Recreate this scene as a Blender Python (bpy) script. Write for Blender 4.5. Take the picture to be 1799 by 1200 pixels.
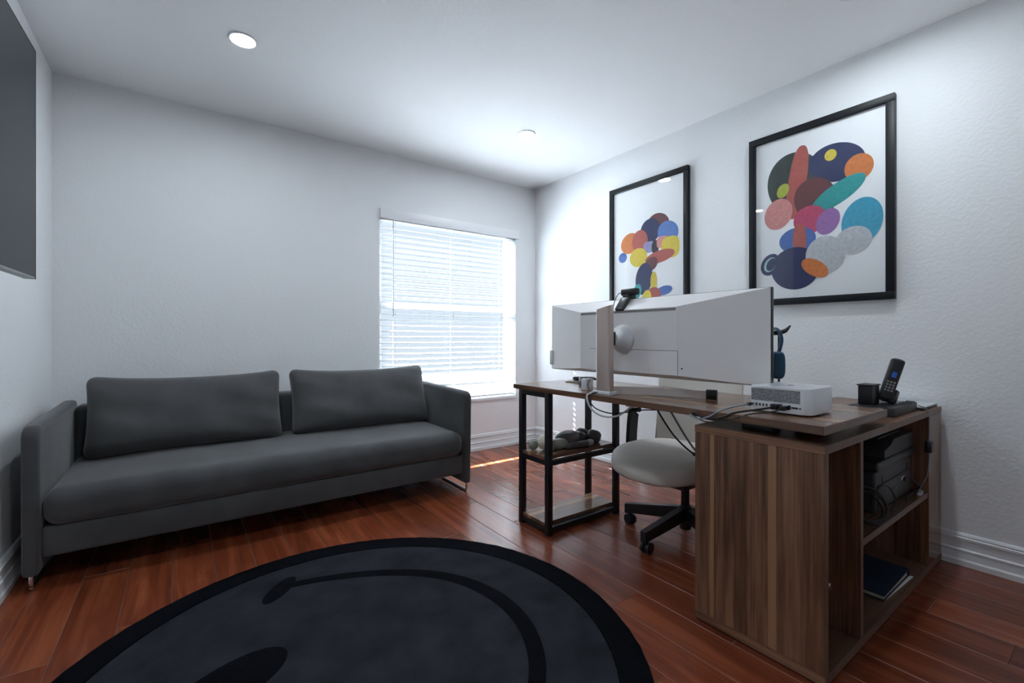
import bpy, bmesh, math, random
from mathutils import Vector, Matrix
random.seed(7)
for o in list(bpy.data.objects): bpy.data.objects.remove(o)
S = bpy.context.scene
C = S.collection
PI = math.pi
R = math.radians

# ------------------------------------------------------------------ camera
cd = bpy.data.cameras.new('camera'); cam = bpy.data.objects.new('camera', cd); C.objects.link(cam)
cd.sensor_width = 36.0; cd.lens = 36.0*799.6/1799.0
cd.shift_y = -(600.0-593.0)/1799.0
cd.clip_start = .02
cam.location = (0, 0, 1.0); cam.rotation_euler = (R(90), 0, -R(35.93))
S.camera = cam
# ------------------------------------------------------------------ colour management
S.view_settings.view_transform = 'Standard'; S.view_settings.look = 'None'
S.view_settings.gamma = 1.0; S.view_settings.use_curve_mapping = False
S.view_settings.exposure = 0.68
# ------------------------------------------------------------------ sky
W = bpy.data.worlds.new('world'); S.world = W; W.use_nodes = True
bg = W.node_tree.nodes['Background']
bg.inputs[0].default_value = (.80, .89, 1, 1); bg.inputs[1].default_value = 0.62
# ------------------------------------------------------------------ sun (direction read from the dots of sun on the right wall)
sd = bpy.data.lights.new('sun', 'SUN'); sun = bpy.data.objects.new('sun', sd); C.objects.link(sun)
sd.energy = 60.0; sd.angle = R(.53); sd.color = (.88, .95, 1)
sun.rotation_euler = Vector((.39, -.575, -.68)).to_track_quat('-Z', 'Y').to_euler()
sun.location = (0, 8, 6)

# ================================================================== helpers
ORG = {}
def obj(name, me, mats, parent=None, origin=None):
    o = bpy.data.objects.new(name, me); C.objects.link(o)
    for m in (mats if isinstance(mats, (list, tuple)) else [mats]): me.materials.append(m)
    if parent is not None:
        o.parent = parent; org = ORG[parent]
    else:
        org = Vector(origin) if origin else Vector((0, 0, 0)); o.location = org
    me.transform(Matrix.Translation(-org)); ORG[o] = org
    return o
def root(name, loc, label, cat, group=None):
    o = bpy.data.objects.new(name, None); C.objects.link(o); o.location = loc; o.empty_display_size = .05
    ORG[o] = Vector(loc); tag(o, label, cat, group); return o
def tag(o, label, cat=None, group=None, kind=None):
    if label: o['label'] = label
    if cat: o['category'] = cat
    if group: o['group'] = group
    if kind: o['kind'] = kind
    return o
class MB:
    def __init__(s): s.bm = bmesh.new(); s.mi = 0
    def _f(s, vs):
        try:
            f = s.bm.faces.new(vs); f.material_index = s.mi; return f
        except ValueError: return None
    def box(s, x0, x1, y0, y1, z0, z1, bev=0, seg=2, mtx=None):
        r = bmesh.ops.create_cube(s.bm, size=1)
        vs = r['verts']
        for v in vs:
            v.co = Vector((x0+(v.co.x+.5)*(x1-x0), y0+(v.co.y+.5)*(y1-y0), z0+(v.co.z+.5)*(z1-z0)))
        fs = set(f for v in vs for f in v.link_faces)
        for f in fs: f.material_index = s.mi
        if bev:
            es = list(set(e for v in vs for e in v.link_edges))
            rr = bmesh.ops.bevel(s.bm, geom=es, offset=bev, segments=seg, profile=.5, affect='EDGES')
            vs = [v for v in rr['verts']] + [v for v in vs if v.is_valid]
            vs = list(set(vs))
            allv = set()
            for f in rr['faces']:
                f.material_index = s.mi
                for v in f.verts: allv.add(v)
            vs = list(allv)
        if mtx is not None:
            for v in vs: v.co = mtx @ v.co
        return vs
    def ring(s, pts): return [s.bm.verts.new(p) for p in pts]
    def bridge(s, a, b, closed=True):
        n = len(a)
        for i in range(n if closed else n-1):
            j = (i+1) % n; s._f([a[i], a[j], b[j], b[i]])
    def lathe(s, prof, c=(0, 0, 0), n=24, axis='Z', mtx=None):
        rings = []; nv = []
        for (r, z) in prof:
            pts = []
            for i in range(n):
                t = 2*PI*i/n; x, y = r*math.cos(t), r*math.sin(t)
                p = {'Z': (x, y, z), 'X': (z, x, y), 'Y': (y, z, x)}[axis]
                p = Vector(p)
                if mtx is not None: p = mtx @ p
                pts.append(p+Vector(c))
            rings.append(s.ring(pts)); nv += rings[-1]
        for a, b in zip(rings, rings[1:]): s.bridge(a, b)
        s._f(list(reversed(rings[0]))); s._f(rings[-1])
        return nv
    def tube(s, path, r, n=8, cap=True):
        path = [Vector(p) for p in path]; rings = []
        up = None
        for i, p in enumerate(path):
            d = (path[min(i+1, len(path)-1)]-path[max(i-1, 0)]).normalized()
            if up is None:
                up = Vector((0, 0, 1)) if abs(d.z) < .9 else Vector((1, 0, 0))
            u = (up - d*up.dot(d)).normalized(); w = d.cross(u); up = u
            rr = r[i] if isinstance(r, (list, tuple)) else r
            rings.append(s.ring([p+u*math.cos(2*PI*k/n)*rr+w*math.sin(2*PI*k/n)*rr for k in range(n)]))
        for a, b in zip(rings, rings[1:]): s.bridge(a, b)
        if cap: s._f(list(reversed(rings[0]))); s._f(rings[-1])
    def ell(s, c, rx, ry, rz, mtx=None, e=1.0, nu=20, nv=12, e2=1.0):
        def sp(x, p): return math.copysign(abs(x)**p, x)
        rings = []
        for j in range(1, nv):
            ph = -PI/2+PI*j/nv
            pts = []
            for i in range(nu):
                t = 2*PI*i/nu
                p = Vector((rx*sp(math.cos(ph), e)*sp(math.cos(t), e2), ry*sp(math.cos(ph), e)*sp(math.sin(t), e2), rz*sp(math.sin(ph), e)))
                if mtx is not None: p = mtx @ p
                pts.append(p+Vector(c))
            rings.append(s.ring(pts))
        for a, b in zip(rings, rings[1:]): s.bridge(a, b)
        s._f(list(reversed(rings[0]))); s._f(rings[-1])
    def prism(s, poly, axis, a, b):
        def P(u, v, w): return {'X': (w, u, v), 'Y': (u, w, v), 'Z': (u, v, w)}[axis]
        A = s.ring([P(u, v, a) for u, v in poly]); B = s.ring([P(u, v, b) for u, v in poly])
        s.bridge(A, B); s._f(list(reversed(A))); s._f(B)
    def build(s, name, mats, parent=None, origin=None, smooth=True, ang=35):
        bmesh.ops.recalc_face_normals(s.bm, faces=s.bm.faces[:])
        me = bpy.data.meshes.new(name); s.bm.to_mesh(me); s.bm.free()
        o = obj(name, me, mats, parent, origin)
        if smooth:
            for p in me.polygons: p.use_smooth = True
            try: me.set_sharp_from_angle(angle=R(ang))
            except Exception: pass
        return o
def boxo(name, b, mats, parent=None, origin=None, bev=.0015, seg=2):
    m = MB(); m.box(*b, bev=bev, seg=seg); return m.build(name, mats, parent, origin)
def bez(pts, n=10):
    """Catmull-Rom through points"""
    P = [Vector(p) for p in pts]; P = [2*P[0]-P[1]]+P+[2*P[-1]-P[-2]]; out = []
    for i in range(1, len(P)-2):
        for k in range(n):
            t = k/n; a, b, c, d = P[i-1], P[i], P[i+1], P[i+2]
            out.append(.5*((2*b)+(c-a)*t+(2*a-5*b+4*c-d)*t*t+(3*b-a-3*c+d)*t**3))
    out.append(P[-2]); return out
def cable(name, pts, r, mat, label, group='cables around the desk', n=8, parent=None):
    m = MB(); m.tube(bez(pts, 8), r, n)
    o = m.build(name, mat, parent, None if parent else tuple(pts[0]))
    if parent is None: tag(o, label, 'cable', group)
    return o

# ================================================================== materials
def new_mat(name):
    m = bpy.data.materials.new(name); m.use_nodes = True
    nt = m.node_tree; return m, nt, nt.nodes['Principled BSDF']
def N(nt, t, **kw):
    n = nt.nodes.new(t)
    for k, v in kw.items(): setattr(n, k, v)
    return n
def plain(name, col, rough=.5, metal=0, bump=0, bscale=200, spec=None, var=0, vscale=6, coat=0):
    m, nt, b = new_mat(name)
    b.inputs['Base Color'].default_value = (*col, 1); b.inputs['Roughness'].default_value = rough; b.inputs['Metallic'].default_value = metal
    if spec is not None: b.inputs['Specular IOR Level'].default_value = spec
    if coat: b.inputs['Coat Weight'].default_value = coat; b.inputs['Coat Roughness'].default_value = .1
    tc = N(nt, 'ShaderNodeTexCoord')
    if var:
        n = N(nt, 'ShaderNodeTexNoise'); n.inputs['Scale'].default_value = vscale; n.inputs['Detail'].default_value = 4
        nt.links.new(tc.outputs['Object'], n.inputs['Vector'])
        r = N(nt, 'ShaderNodeValToRGB'); r.color_ramp.elements[0].position = .3; r.color_ramp.elements[1].position = .7
        r.color_ramp.elements[0].color = (*[c*(1-var) for c in col], 1); r.color_ramp.elements[1].color = (*[min(1, c*(1+var)) for c in col], 1)
        nt.links.new(n.outputs['Fac'], r.inputs['Fac']); nt.links.new(r.outputs['Color'], b.inputs['Base Color'])
    if bump:
        n = N(nt, 'ShaderNodeTexNoise'); n.inputs['Scale'].default_value = bscale; n.inputs['Detail'].default_value = 3
        nt.links.new(tc.outputs['Object'], n.inputs['Vector'])
        bp = N(nt, 'ShaderNodeBump'); bp.inputs['Strength'].default_value = bump; bp.inputs['Distance'].default_value = .002
        nt.links.new(n.outputs['Fac'], bp.inputs['Height']); nt.links.new(bp.outputs['Normal'], b.inputs['Normal'])
    return m
def emis(name, col, st):
    m, nt, b = new_mat(name)
    b.inputs['Base Color'].default_value = (*col, 1); b.inputs['Emission Color'].default_value = (*col, 1); b.inputs['Emission Strength'].default_value = st
    return m
def glassy(name, tint=(1, 1, 1), ior=1.45, rough=0.0, fac=1.0):
    m = bpy.data.materials.new(name); m.use_nodes = True; nt = m.node_tree; nt.nodes.clear()
    o = N(nt, 'ShaderNodeOutputMaterial'); mx = N(nt, 'ShaderNodeMixShader'); t = N(nt, 'ShaderNodeBsdfTransparent'); g = N(nt, 'ShaderNodeBsdfGlossy')
    t.inputs[0].default_value = (*tint, 1); g.inputs['Roughness'].default_value = rough
    fr = N(nt, 'ShaderNodeFresnel'); ge = N(nt, 'ShaderNodeNewGeometry')
    ma = N(nt, 'ShaderNodeMath', operation='MULTIPLY_ADD'); ma.inputs[1].default_value = 1/ior-ior; ma.inputs[2].default_value = ior   # same fresnel from both sides of the thin pane
    nt.links.new(ge.outputs['Backfacing'], ma.inputs[0]); nt.links.new(ma.outputs[0], fr.inputs['IOR'])
    nt.links.new(fr.outputs[0], mx.inputs[0]); nt.links.new(t.outputs[0], mx.inputs[1]); nt.links.new(g.outputs[0], mx.inputs[2]); nt.links.new(mx.outputs[0], o.inputs[0])
    return m
def wood(name, grain, cols, bands=None, rough=.32, scale=1.0, rnd=False, bump=.012, along=1.1, fine=.38, dist=1.2, det=6):
    """grain: axis the fibres run along; cols dark..light; bands: (axis, [(pos, light?)...]) strips of other stock"""
    m, nt, b = new_mat(name); L = nt.links.new
    tc = N(nt, 'ShaderNodeTexCoord'); mp = N(nt, 'ShaderNodeMapping')
    sc = [14*scale]*3; sc['XYZ'.index(grain)] = along*scale
    mp.inputs['Scale'].default_value = sc
    src = tc.outputs['Object']
    if rnd:
        oi = N(nt, 'ShaderNodeObjectInfo'); cb = N(nt, 'ShaderNodeCombineXYZ'); mu = N(nt, 'ShaderNodeMath', operation='MULTIPLY'); mu.inputs[1].default_value = 37.0
        L(oi.outputs['Random'], mu.inputs[0])
        for k in range(3): L(mu.outputs[0], cb.inputs[k])
        ad = N(nt, 'ShaderNodeVectorMath', operation='ADD'); L(src, ad.inputs[0]); L(cb.outputs[0], ad.inputs[1]); src = ad.outputs[0]
    L(src, mp.inputs['Vector'])
    n1 = N(nt, 'ShaderNodeTexNoise'); n1.inputs['Scale'].default_value = 1.0; n1.inputs['Detail'].default_value = det; n1.inputs['Distortion'].default_value = dist
    L(mp.outputs[0], n1.inputs['Vector'])
    mp2 = N(nt, 'ShaderNodeMapping'); sc2 = [110*scale]*3; sc2['XYZ'.index(grain)] = 3*scale; mp2.inputs['Scale'].default_value = sc2; L(src, mp2.inputs['Vector'])
    n2 = N(nt, 'ShaderNodeTexNoise'); n2.inputs['Scale'].default_value = 1.0; n2.inputs['Detail'].default_value = 3; L(mp2.outputs[0], n2.inputs['Vector'])
    mx = N(nt, 'ShaderNodeMix', data_type='FLOAT'); mx.inputs[0].default_value = fine
    L(n1.outputs['Fac'], mx.inputs[2]); L(n2.outputs['Fac'], mx.inputs[3])
    rp = N(nt, 'ShaderNodeValToRGB'); e = rp.color_ramp.elements
    e[0].position = .33; e[0].color = (*cols[0], 1); e[1].position = .68; e[1].color = (*cols[-1], 1)
    if len(cols) > 2:
        for i, c in enumerate(cols[1:-1]):
            x = e.new(.33+.35*(i+1)/(len(cols)-1)); x.color = (*c, 1)
    L(mx.outputs[0], rp.inputs['Fac']); out = rp.outputs['Color']
    if bands:
        ax, lst, lc = bands
        sx = N(nt, 'ShaderNodeSeparateXYZ'); L(tc.outputs['Object'], sx.inputs[0])
        n3 = N(nt, 'ShaderNodeTexNoise'); n3.inputs['Scale'].default_value = 2.0; L(mp.outputs[0], n3.inputs['Vector']); n3.inputs['Scale'].default_value = .6
        ml = N(nt, 'ShaderNodeMath', operation='MULTIPLY_ADD'); ml.inputs[1].default_value = .012; L(n3.outputs['Fac'], ml.inputs[0]); L(sx.outputs['XYZ'.index(ax)], ml.inputs[2])
        for (p, w) in lst:
            cm = N(nt, 'ShaderNodeMath', operation='COMPARE'); cm.inputs[1].default_value = p+.006; cm.inputs[2].default_value = w; L(ml.outputs[0], cm.inputs[0])
            mc = N(nt, 'ShaderNodeMix', data_type='RGBA'); f = N(nt, 'ShaderNodeMath', operation='MULTIPLY'); f.inputs[1].default_value = .75; L(cm.outputs[0], f.inputs[0])
            L(f.outputs[0], mc.inputs[0]); L(out, mc.inputs[6]); mc.inputs[7].default_value = (*lc, 1); out = mc.outputs[2]
    if rnd:
        hv = N(nt, 'ShaderNodeHueSaturation'); mr = N(nt, 'ShaderNodeMapRange'); mr.inputs[3].default_value = .8; mr.inputs[4].default_value = 1.2
        L(oi.outputs['Random'], mr.inputs[0]); L(mr.outputs[0], hv.inputs['Value']); L(out, hv.inputs['Color']); out = hv.outputs['Color']
    L(out, b.inputs['Base Color']); b.inputs['Roughness'].default_value = rough
    bp = N(nt, 'ShaderNodeBump'); bp.inputs['Strength'].default_value = bump; bp.inputs['Distance'].default_value = .001
    L(n2.outputs['Fac'], bp.inputs['Height']); L(bp.outputs['Normal'], b.inputs['Normal'])
    return m
M = {}
M['wall'] = plain('wall_paint', (.84, .85, .865), .75, bump=.8, bscale=65)
M['ceil'] = plain('ceiling_paint', (.89, .90, .91), .85, bump=.4, bscale=60)
M['trim'] = plain('trim_white', (.82, .84, .86), .35)
M['vinyl'] = plain('vinyl_white', (.85, .86, .88), .4)
M['plank'] = wood('cherry_laminate', 'Y', [(.12, .026, .011), (.205, .046, .018), (.30, .082, .033)], rough=.27, scale=.62, rnd=True, bump=0, along=1.7, fine=.25, dist=1.3, det=3)
M['bevel'] = plain('plank_bevel_highlight', (.26, .10, .06), .35)  # lighter chamfer colour paints in the highlight along the plank seams
M['sub'] = plain('seam_filler', (.16, .07, .05), .6)
WAL = [(.040, .017, .010), (.180, .086, .048), (.33, .172, .100)]
WALS = [(.085, .042, .025), (.155, .080, .048), (.24, .13, .080)]
LCOL = (.42, .235, .125)
M['walZ'] = wood('walnut_upright', 'Z', WAL, bands=('Y', [(-.062, .012), (.135, .007)], LCOL), fine=.5)
M['walZi'] = wood('walnut_inner', 'Z', WAL)
M['walY'] = wood('walnut_top', 'Y', WALS, bands=('X', [(-.13, .03), (.14, .012)], LCOL), rough=.22)
M['walXp'] = wood('walnut_board', 'X', WALS, rough=.28)
M['walE'] = wood('walnut_board_end', 'Y', WAL, rough=.3)
M['walX'] = wood('walnut_shelf', 'X', WALS, bands=('Y', [(.05, .015)], LCOL), rough=.25)
M['edge'] = plain('walnut_edge_band', (.16, .085, .055), .4, var=.2, vscale=30)
M['black'] = plain('black_steel', (.012, .013, .017), .4)
M['bplastic'] = plain('black_plastic', (.014, .015, .018), .35)
M['bplastic2'] = plain('charcoal_plastic', (.035, .036, .042), .45, bump=.1, bscale=500)
M['rubber'] = plain('black_rubber', (.01, .01, .012), .6)
M['chrome'] = plain('chrome', (.8, .78, .76), .12, 1)
M['alu'] = plain('brushed_aluminium', (.80, .82, .85), .36, .75)
M['silver'] = plain('satin_silver', (.62, .51, .47), .34, .7)
M['silver2'] = plain('satin_foot_metal', (.66, .60, .57), .42, .5)
M['sofa'] = plain('grey_upholstery', (.066, .067, .071), .85, bump=.25, bscale=420, var=.22, vscale=5)
M['cush'] = plain('grey_cushion_fabric', (.072, .073, .076), .85, bump=.3, bscale=420, var=.12, vscale=7)
for k in ('sofa', 'cush'):
    b = M[k].node_tree.nodes['Principled BSDF']; b.inputs['Sheen Weight'].default_value = .35; b.inputs['Sheen Roughness'].default_value = .4
M['rugf'] = plain('charcoal_pile', (.0200, .0215, .0275), .95, bump=1.0, bscale=180, spec=.08, var=.35, vscale=7)
M['rugb'] = plain('black_pile', (.0030, .0035, .0055), .95, bump=1.0, bscale=180, spec=.05, var=.2, vscale=20)
M['beige'] = plain('cream_vinyl', (.74, .70, .645), .5, bump=.1, bscale=300)
M['monw'] = plain('monitor_white', (.84, .82, .83), .42)
M['mond'] = plain('monitor_slot', (.25, .24, .24), .5)
M['screen'] = plain('screen_black', (.01, .011, .013), .15)
M['tv'] = plain('tv_screen', (.022, .028, .032), .35, spec=.22)
M['tvb'] = plain('tv_bezel', (.35, .37, .39), .4)
M['frame'] = plain('black_frame_wood', (.009, .011, .014), .45, spec=.25)
M['paper'] = plain('print_paper', (.84, .86, .88), .7)
M['pglass'] = glassy('picture_glass', ior=1.35)
M['wglass'] = glassy('window_glass', (.96, .98, .99), 1.45)
M['lamp'] = emis('lamp_diffuser', (.84, .93, 1), 190)
M['navy'] = plain('navy_cover', (.006, .02, .05), .5, bump=.15, bscale=400)
M['cream'] = plain('page_edges', (.62, .58, .44), .7)
M['white'] = plain('white_plastic', (.75, .77, .8), .4)
M['blue'] = plain('petrol_blue_plastic', (.005, .062, .13), .45)
M['bluel'] = plain('blue_print', (.02, .12, .55), .4)
M['yellow'] = plain('yellow_card', (.55, .45, .15), .6)
M['greyc'] = plain('grey_cable_sheath', (.22, .25, .30), .5)
M['whitec'] = plain('white_cable_sheath', (.65, .67, .7), .45)
M['stone'] = plain('grey_vinyl', (.14, .125, .13), .45)
M['stone2'] = plain('dark_grey_vinyl', (.075, .068, .078), .45)
M['sage'] = plain('sage_vinyl', (.32, .34, .28), .5)
M['creamv'] = plain('cream_vinyl_toy', (.70, .65, .52), .5)
M['concrete'] = plain('dull_paving', (.13, .14, .14), .9)
# blind slats: thin white plastic that lets some light through
m, nt, b = new_mat('blind_slat_white'); b.inputs['Base Color'].default_value = (.80, .81, .83, 1); b.inputs['Roughness'].default_value = .45
tr = N(nt, 'ShaderNodeBsdfTranslucent'); tr.inputs[0].default_value = (.85, .9, .95, 1); ms = N(nt, 'ShaderNodeMixShader'); ms.inputs[0].default_value = .06
nt.links.new(b.outputs[0], ms.inputs[1]); nt.links.new(tr.outputs[0], ms.inputs[2]); nt.links.new(ms.outputs[0], nt.nodes['Material Output'].inputs[0])
M['slat'] = m
# ventilated aluminium (computer rear)
m, nt, b = new_mat('perforated_aluminium'); tc = N(nt, 'ShaderNodeTexCoord'); v = N(nt, 'ShaderNodeTexVoronoi'); v.inputs['Scale'].default_value = 260
nt.links.new(tc.outputs['Object'], v.inputs['Vector']); rp = N(nt, 'ShaderNodeValToRGB'); rp.color_ramp.elements[0].position = .25; rp.color_ramp.elements[0].color = (.05, .05, .055, 1); rp.color_ramp.elements[1].position = .5; rp.color_ramp.elements[1].color = (.30, .31, .33, 1)
nt.links.new(v.outputs['Distance'], rp.inputs['Fac']); nt.links.new(rp.outputs['Color'], b.inputs['Base Color']); b.inputs['Roughness'].default_value = .5
M['vent'] = m

# ================================================================== the room
XL, XR, YB, YF, H = -.5715, 2.787, 3.456, -1.5, 2.44
T = .15
def struct(name, mb, mat, parent=None, label=None, origin=None):
    o = mb.build(name, mat, parent, origin, smooth=False)
    if parent is None: tag(o, label, kind='structure')
    return o
fl = MB(); fl.box(XL-T, XR+T, YF-T, YB+T, -.12, -.008)
floor = struct('floor', fl, M['sub'], label='glossy reddish brown cherry laminate plank floor')
PW = .1485
x = XL-.055
row = 0
while x < XR:
    x0, x1 = max(x, XL), min(x+PW, XR)
    y = YF - random.uniform(0, 1.2)
    while y < YB:
        ln = 1.215
        y0, y1 = max(y, YF), min(y+ln, YB)
        if y1 > y0+.02:
            g = .0006; c = .0016
            m = MB()
            A = m.ring([(x0+g, y0+g, -.008), (x1-g, y0+g, -.008), (x1-g, y1-g, -.008), (x0+g, y1-g, -.008)])
            B = m.ring([(x0+g, y0+g, -c), (x1-g, y0+g, -c), (x1-g, y1-g, -c), (x0+g, y1-g, -c)])
            D = m.ring([(x0+g+c, y0+g+c, 0), (x1-g-c, y0+g+c, 0), (x1-g-c, y1-g-c, 0), (x0+g+c, y1-g-c, 0)])
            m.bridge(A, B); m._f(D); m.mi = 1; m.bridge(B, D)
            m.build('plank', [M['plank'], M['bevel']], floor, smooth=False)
        y += ln
    x += PW; row += 1
m = MB(); m.box(XL-T, XR+T, YF-T, YB+T, H, H+.1)
struct('ceiling', m, M['ceil'], label='white lightly textured ceiling with recessed lights')
WX0, WX1, WZ0, WZ1 = 1.238, 2.545, .452, 1.985
m = MB()
m.box(XL-T, WX0, YB, YB+T, 0, H); m.box(WX1, XR+T, YB, YB+T, 0, H); m.box(WX0, WX1, YB, YB+T, 0, WZ0); m.box(WX0, WX1, YB, YB+T, WZ1, H)
struct('wall_back', m, M['wall'], label='white textured wall with the window behind the sofa')
m = MB(); m.box(XL-T, XL, YF-T, YB, 0, H); struct('wall_left', m, M['wall'], label='white textured wall at left carrying the television')
m = MB(); m.box(XR, XR+T, YF-T, YB, 0, H); struct('wall_right', m, M['wall'], label='white textured wall at right carrying two framed prints')
m = MB(); m.box(XL, XR, YF-T, YF, 0, H); struct('wall_front', m, M['wall'], label='white wall behind the viewer')
# baseboards: stepped, beaded profile (offset from wall, height)
BP = [(0, 0), (.022, 0), (.022, .022), (.017, .030), (.014, .058), (.017, .062), (.017, .068), (.012, .073), (.010, .106), (.015, .110), (.016, .120), (.011, .124), (.013, .130), (.008, .138), (0, .140)]
m = MB(); m.prism([(YB-a, z) for a, z in BP], 'X', XL, XR); struct('baseboard_back', m, M['trim'], label='white beaded baseboard under the window')
m = MB(); m.prism([(XR-a, z) for a, z in BP], 'Y', YF, YB-.022); struct('baseboard_right', m, M['trim'], label='white beaded baseboard along the wall with the prints')
m = MB(); m.prism([(XL+a, z) for a, z in BP], 'Y', YF, YB-.022); struct('baseboard_left', m, M['trim'], label='white beaded baseboard along the television wall')
# window
win = bpy.data.objects.new('window_1', None); C.objects.link(win); win.location = (1.89, YB+.1, WZ0); ORG[win] = Vector(win.location)
tag(win, 'white framed double hung window behind the blind', kind='structure')
m = MB(); y0, y1 = YB+.085, YB+.135
m.box(WX0, WX0+.045, y0, y1, WZ0, WZ1); m.box(WX1-.045, WX1, y0, y1, WZ0, WZ1); m.box(WX0+.045, WX1-.045, y0, y1, WZ0, WZ0+.05); m.box(WX0+.045, WX1-.045, y0, y1, WZ1-.045, WZ1)
m.build('window_frame', M['vinyl'], win, smooth=False)
boxo('meeting_rail', (WX0+.045, WX1-.045, y0, y1, 1.235, 1.285), M['vinyl'], win)
boxo('window_sill', (WX0, WX1, YB-.012, y0, WZ0-.018, WZ0+.006), M['trim'], win)
boxo('pane', (WX0+.045, WX1-.045, y0+.02, y0+.024, WZ0+.05, 1.235), M['wglass'], win, bev=0)
boxo('pane', (WX0+.045, WX1-.045, y0+.03, y0+.034, 1.285, WZ1-.045), M['wglass'], win, bev=0)
# outdoors
m = MB(); m.box(-8, 12, YB+T, 14, -.35, -.3); struct('ground', m, M['concrete'], label='dull paved ground outside the window')
# portal so the sky through the window is sampled well
pd = bpy.data.lights.new('window_portal', 'AREA'); pd.shape = 'RECTANGLE'; pd.size = WX1-WX0; pd.size_y = WZ1-WZ0; pd.cycles.is_portal = True
po = bpy.data.objects.new('window_portal', pd); C.objects.link(po); po.location = ((WX0+WX1)/2, YB+.16, (WZ0+WZ1)/2); po.rotation_euler = (R(-90), 0, 0)

# ================================================================== blind
bl = root('window_blind', (1.89, YB+.03, WZ0+.02), 'white two inch horizontal slat blind in the window', 'blind')
SX0, SX1 = WX0+.006, WX1-.006
yc = YB+.032
m = MB(); m.box(WX0-.002, WX1+.022, YB-.030, YB-.012, 1.925, 2.002, bev=.004); m.box(WX0-.002, WX0+.012, YB-.012, YB-.0005, 1.925, 2.002); m.build('valance', M['vinyl'], bl)
boxo('headrail', (SX0, SX1, yc-.028, yc+.028, 1.93, WZ1-.001), M['vinyl'], bl)
CX = (1.367, 1.886, 2.397)
tilt = R(10)
sm = MB(); hw, hl, hh = .025, .0100, .0045
xs = [SX0]
for cxx in CX: xs += [cxx-hh, cxx+hh]
xs.append(SX1)
def slat_pt(x_, w, z): return (x_, w, z + .0022*(1-(w/hw)**2))
for i in range(len(xs)-1):
    hole = i % 2 == 1
    for (w0, w1) in ((-hw, -hl), (-hl, hl), (hl, hw)):
        if hole and w0 == -hl: continue
        A = sm.ring([slat_pt(xs[i], w0, 0), slat_pt(xs[i+1], w0, 0), slat_pt(xs[i+1], w1, 0), slat_pt(xs[i], w1, 0)])
        B = sm.ring([slat_pt(xs[i], w0, .0028), slat_pt(xs[i+1], w0, .0028), slat_pt(xs[i+1], w1, .0028), slat_pt(xs[i], w1, .0028)])
        sm.bridge(A, B); sm._f(list(reversed(A))); sm._f(B)
bmesh.ops.recalc_face_normals(sm.bm, faces=sm.bm.faces[:])
sme = bpy.data.meshes.new('slat'); sm.bm.to_mesh(sme); sm.bm.free(); sme.materials.append(M['slat'])
NS = 31
for i in range(NS):
    o = bpy.data.objects.new('slat', sme); C.objects.link(o); o.parent = bl
    z = 1.912-.0455*i
    o.location = Vector((0, yc, z))-ORG[bl]; o.location.x = -ORG[bl].x
    o.rotation_euler = (tilt+random.uniform(-.012, .012), 0, 0)      # room edge a little lower
    if i == NS-1: o.rotation_euler = (tilt*.3, R(-.8), 0); o.location.z += .032
zb = WZ0+.017
boxo('bottom_rail', (SX0, SX1, yc-.025, yc+.025, zb, zb+.018), M['vinyl'], bl, bev=.003)
for cxx in CX:
    for dy in (-.0262, .0262):
        m = MB(); m.tube([(cxx, yc+dy, zb+.018), (cxx, yc+dy, 1.93)], .0011, 6); m.build('ladder_cord', M['white'], bl)
m = MB(); m.tube([(1.348, yc-.034, 1.166), (1.348, yc-.034, 1.92)], .0042, 8); m.build('tilt_wand', M['white'], bl)

# ================================================================== recessed lights
def downlight(x, y, label):
    t = root('recessed_light', (x, y, H), label, 'ceiling light', 'recessed ceiling lights')
    m = MB()
    ro, ri = .064, .050
    a = []
    for r_, z in ((ro, H), (ro-.003, H-.006), (ri+.004, H-.006), (ri, H-.002), (ri, H)):
        a.append(m.ring([(x+r_*math.cos(2*PI*i/32), y+r_*math.sin(2*PI*i/32), z) for i in range(32)]))
    for p, q in zip(a, a[1:]): m.bridge(p, q)
    m.build('trim_ring', M['white'], t)
    m = MB(); m.lathe([(.0499, H-.0005), (.0499, H-.003)], (x, y, 0), 32); m.build('diffuser', M['lamp'], t)
downlight(.238, 2.546, 'round recessed ceiling light above the sofa')
downlight(1.97, 2.546, 'round recessed ceiling light near the window and corner')
downlight(2.25, .69, 'round recessed ceiling light above the desk cabinet')
downlight(.238, .69, 'unseen recessed ceiling light added above the rug')  # out of view, added to help light the room

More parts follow.
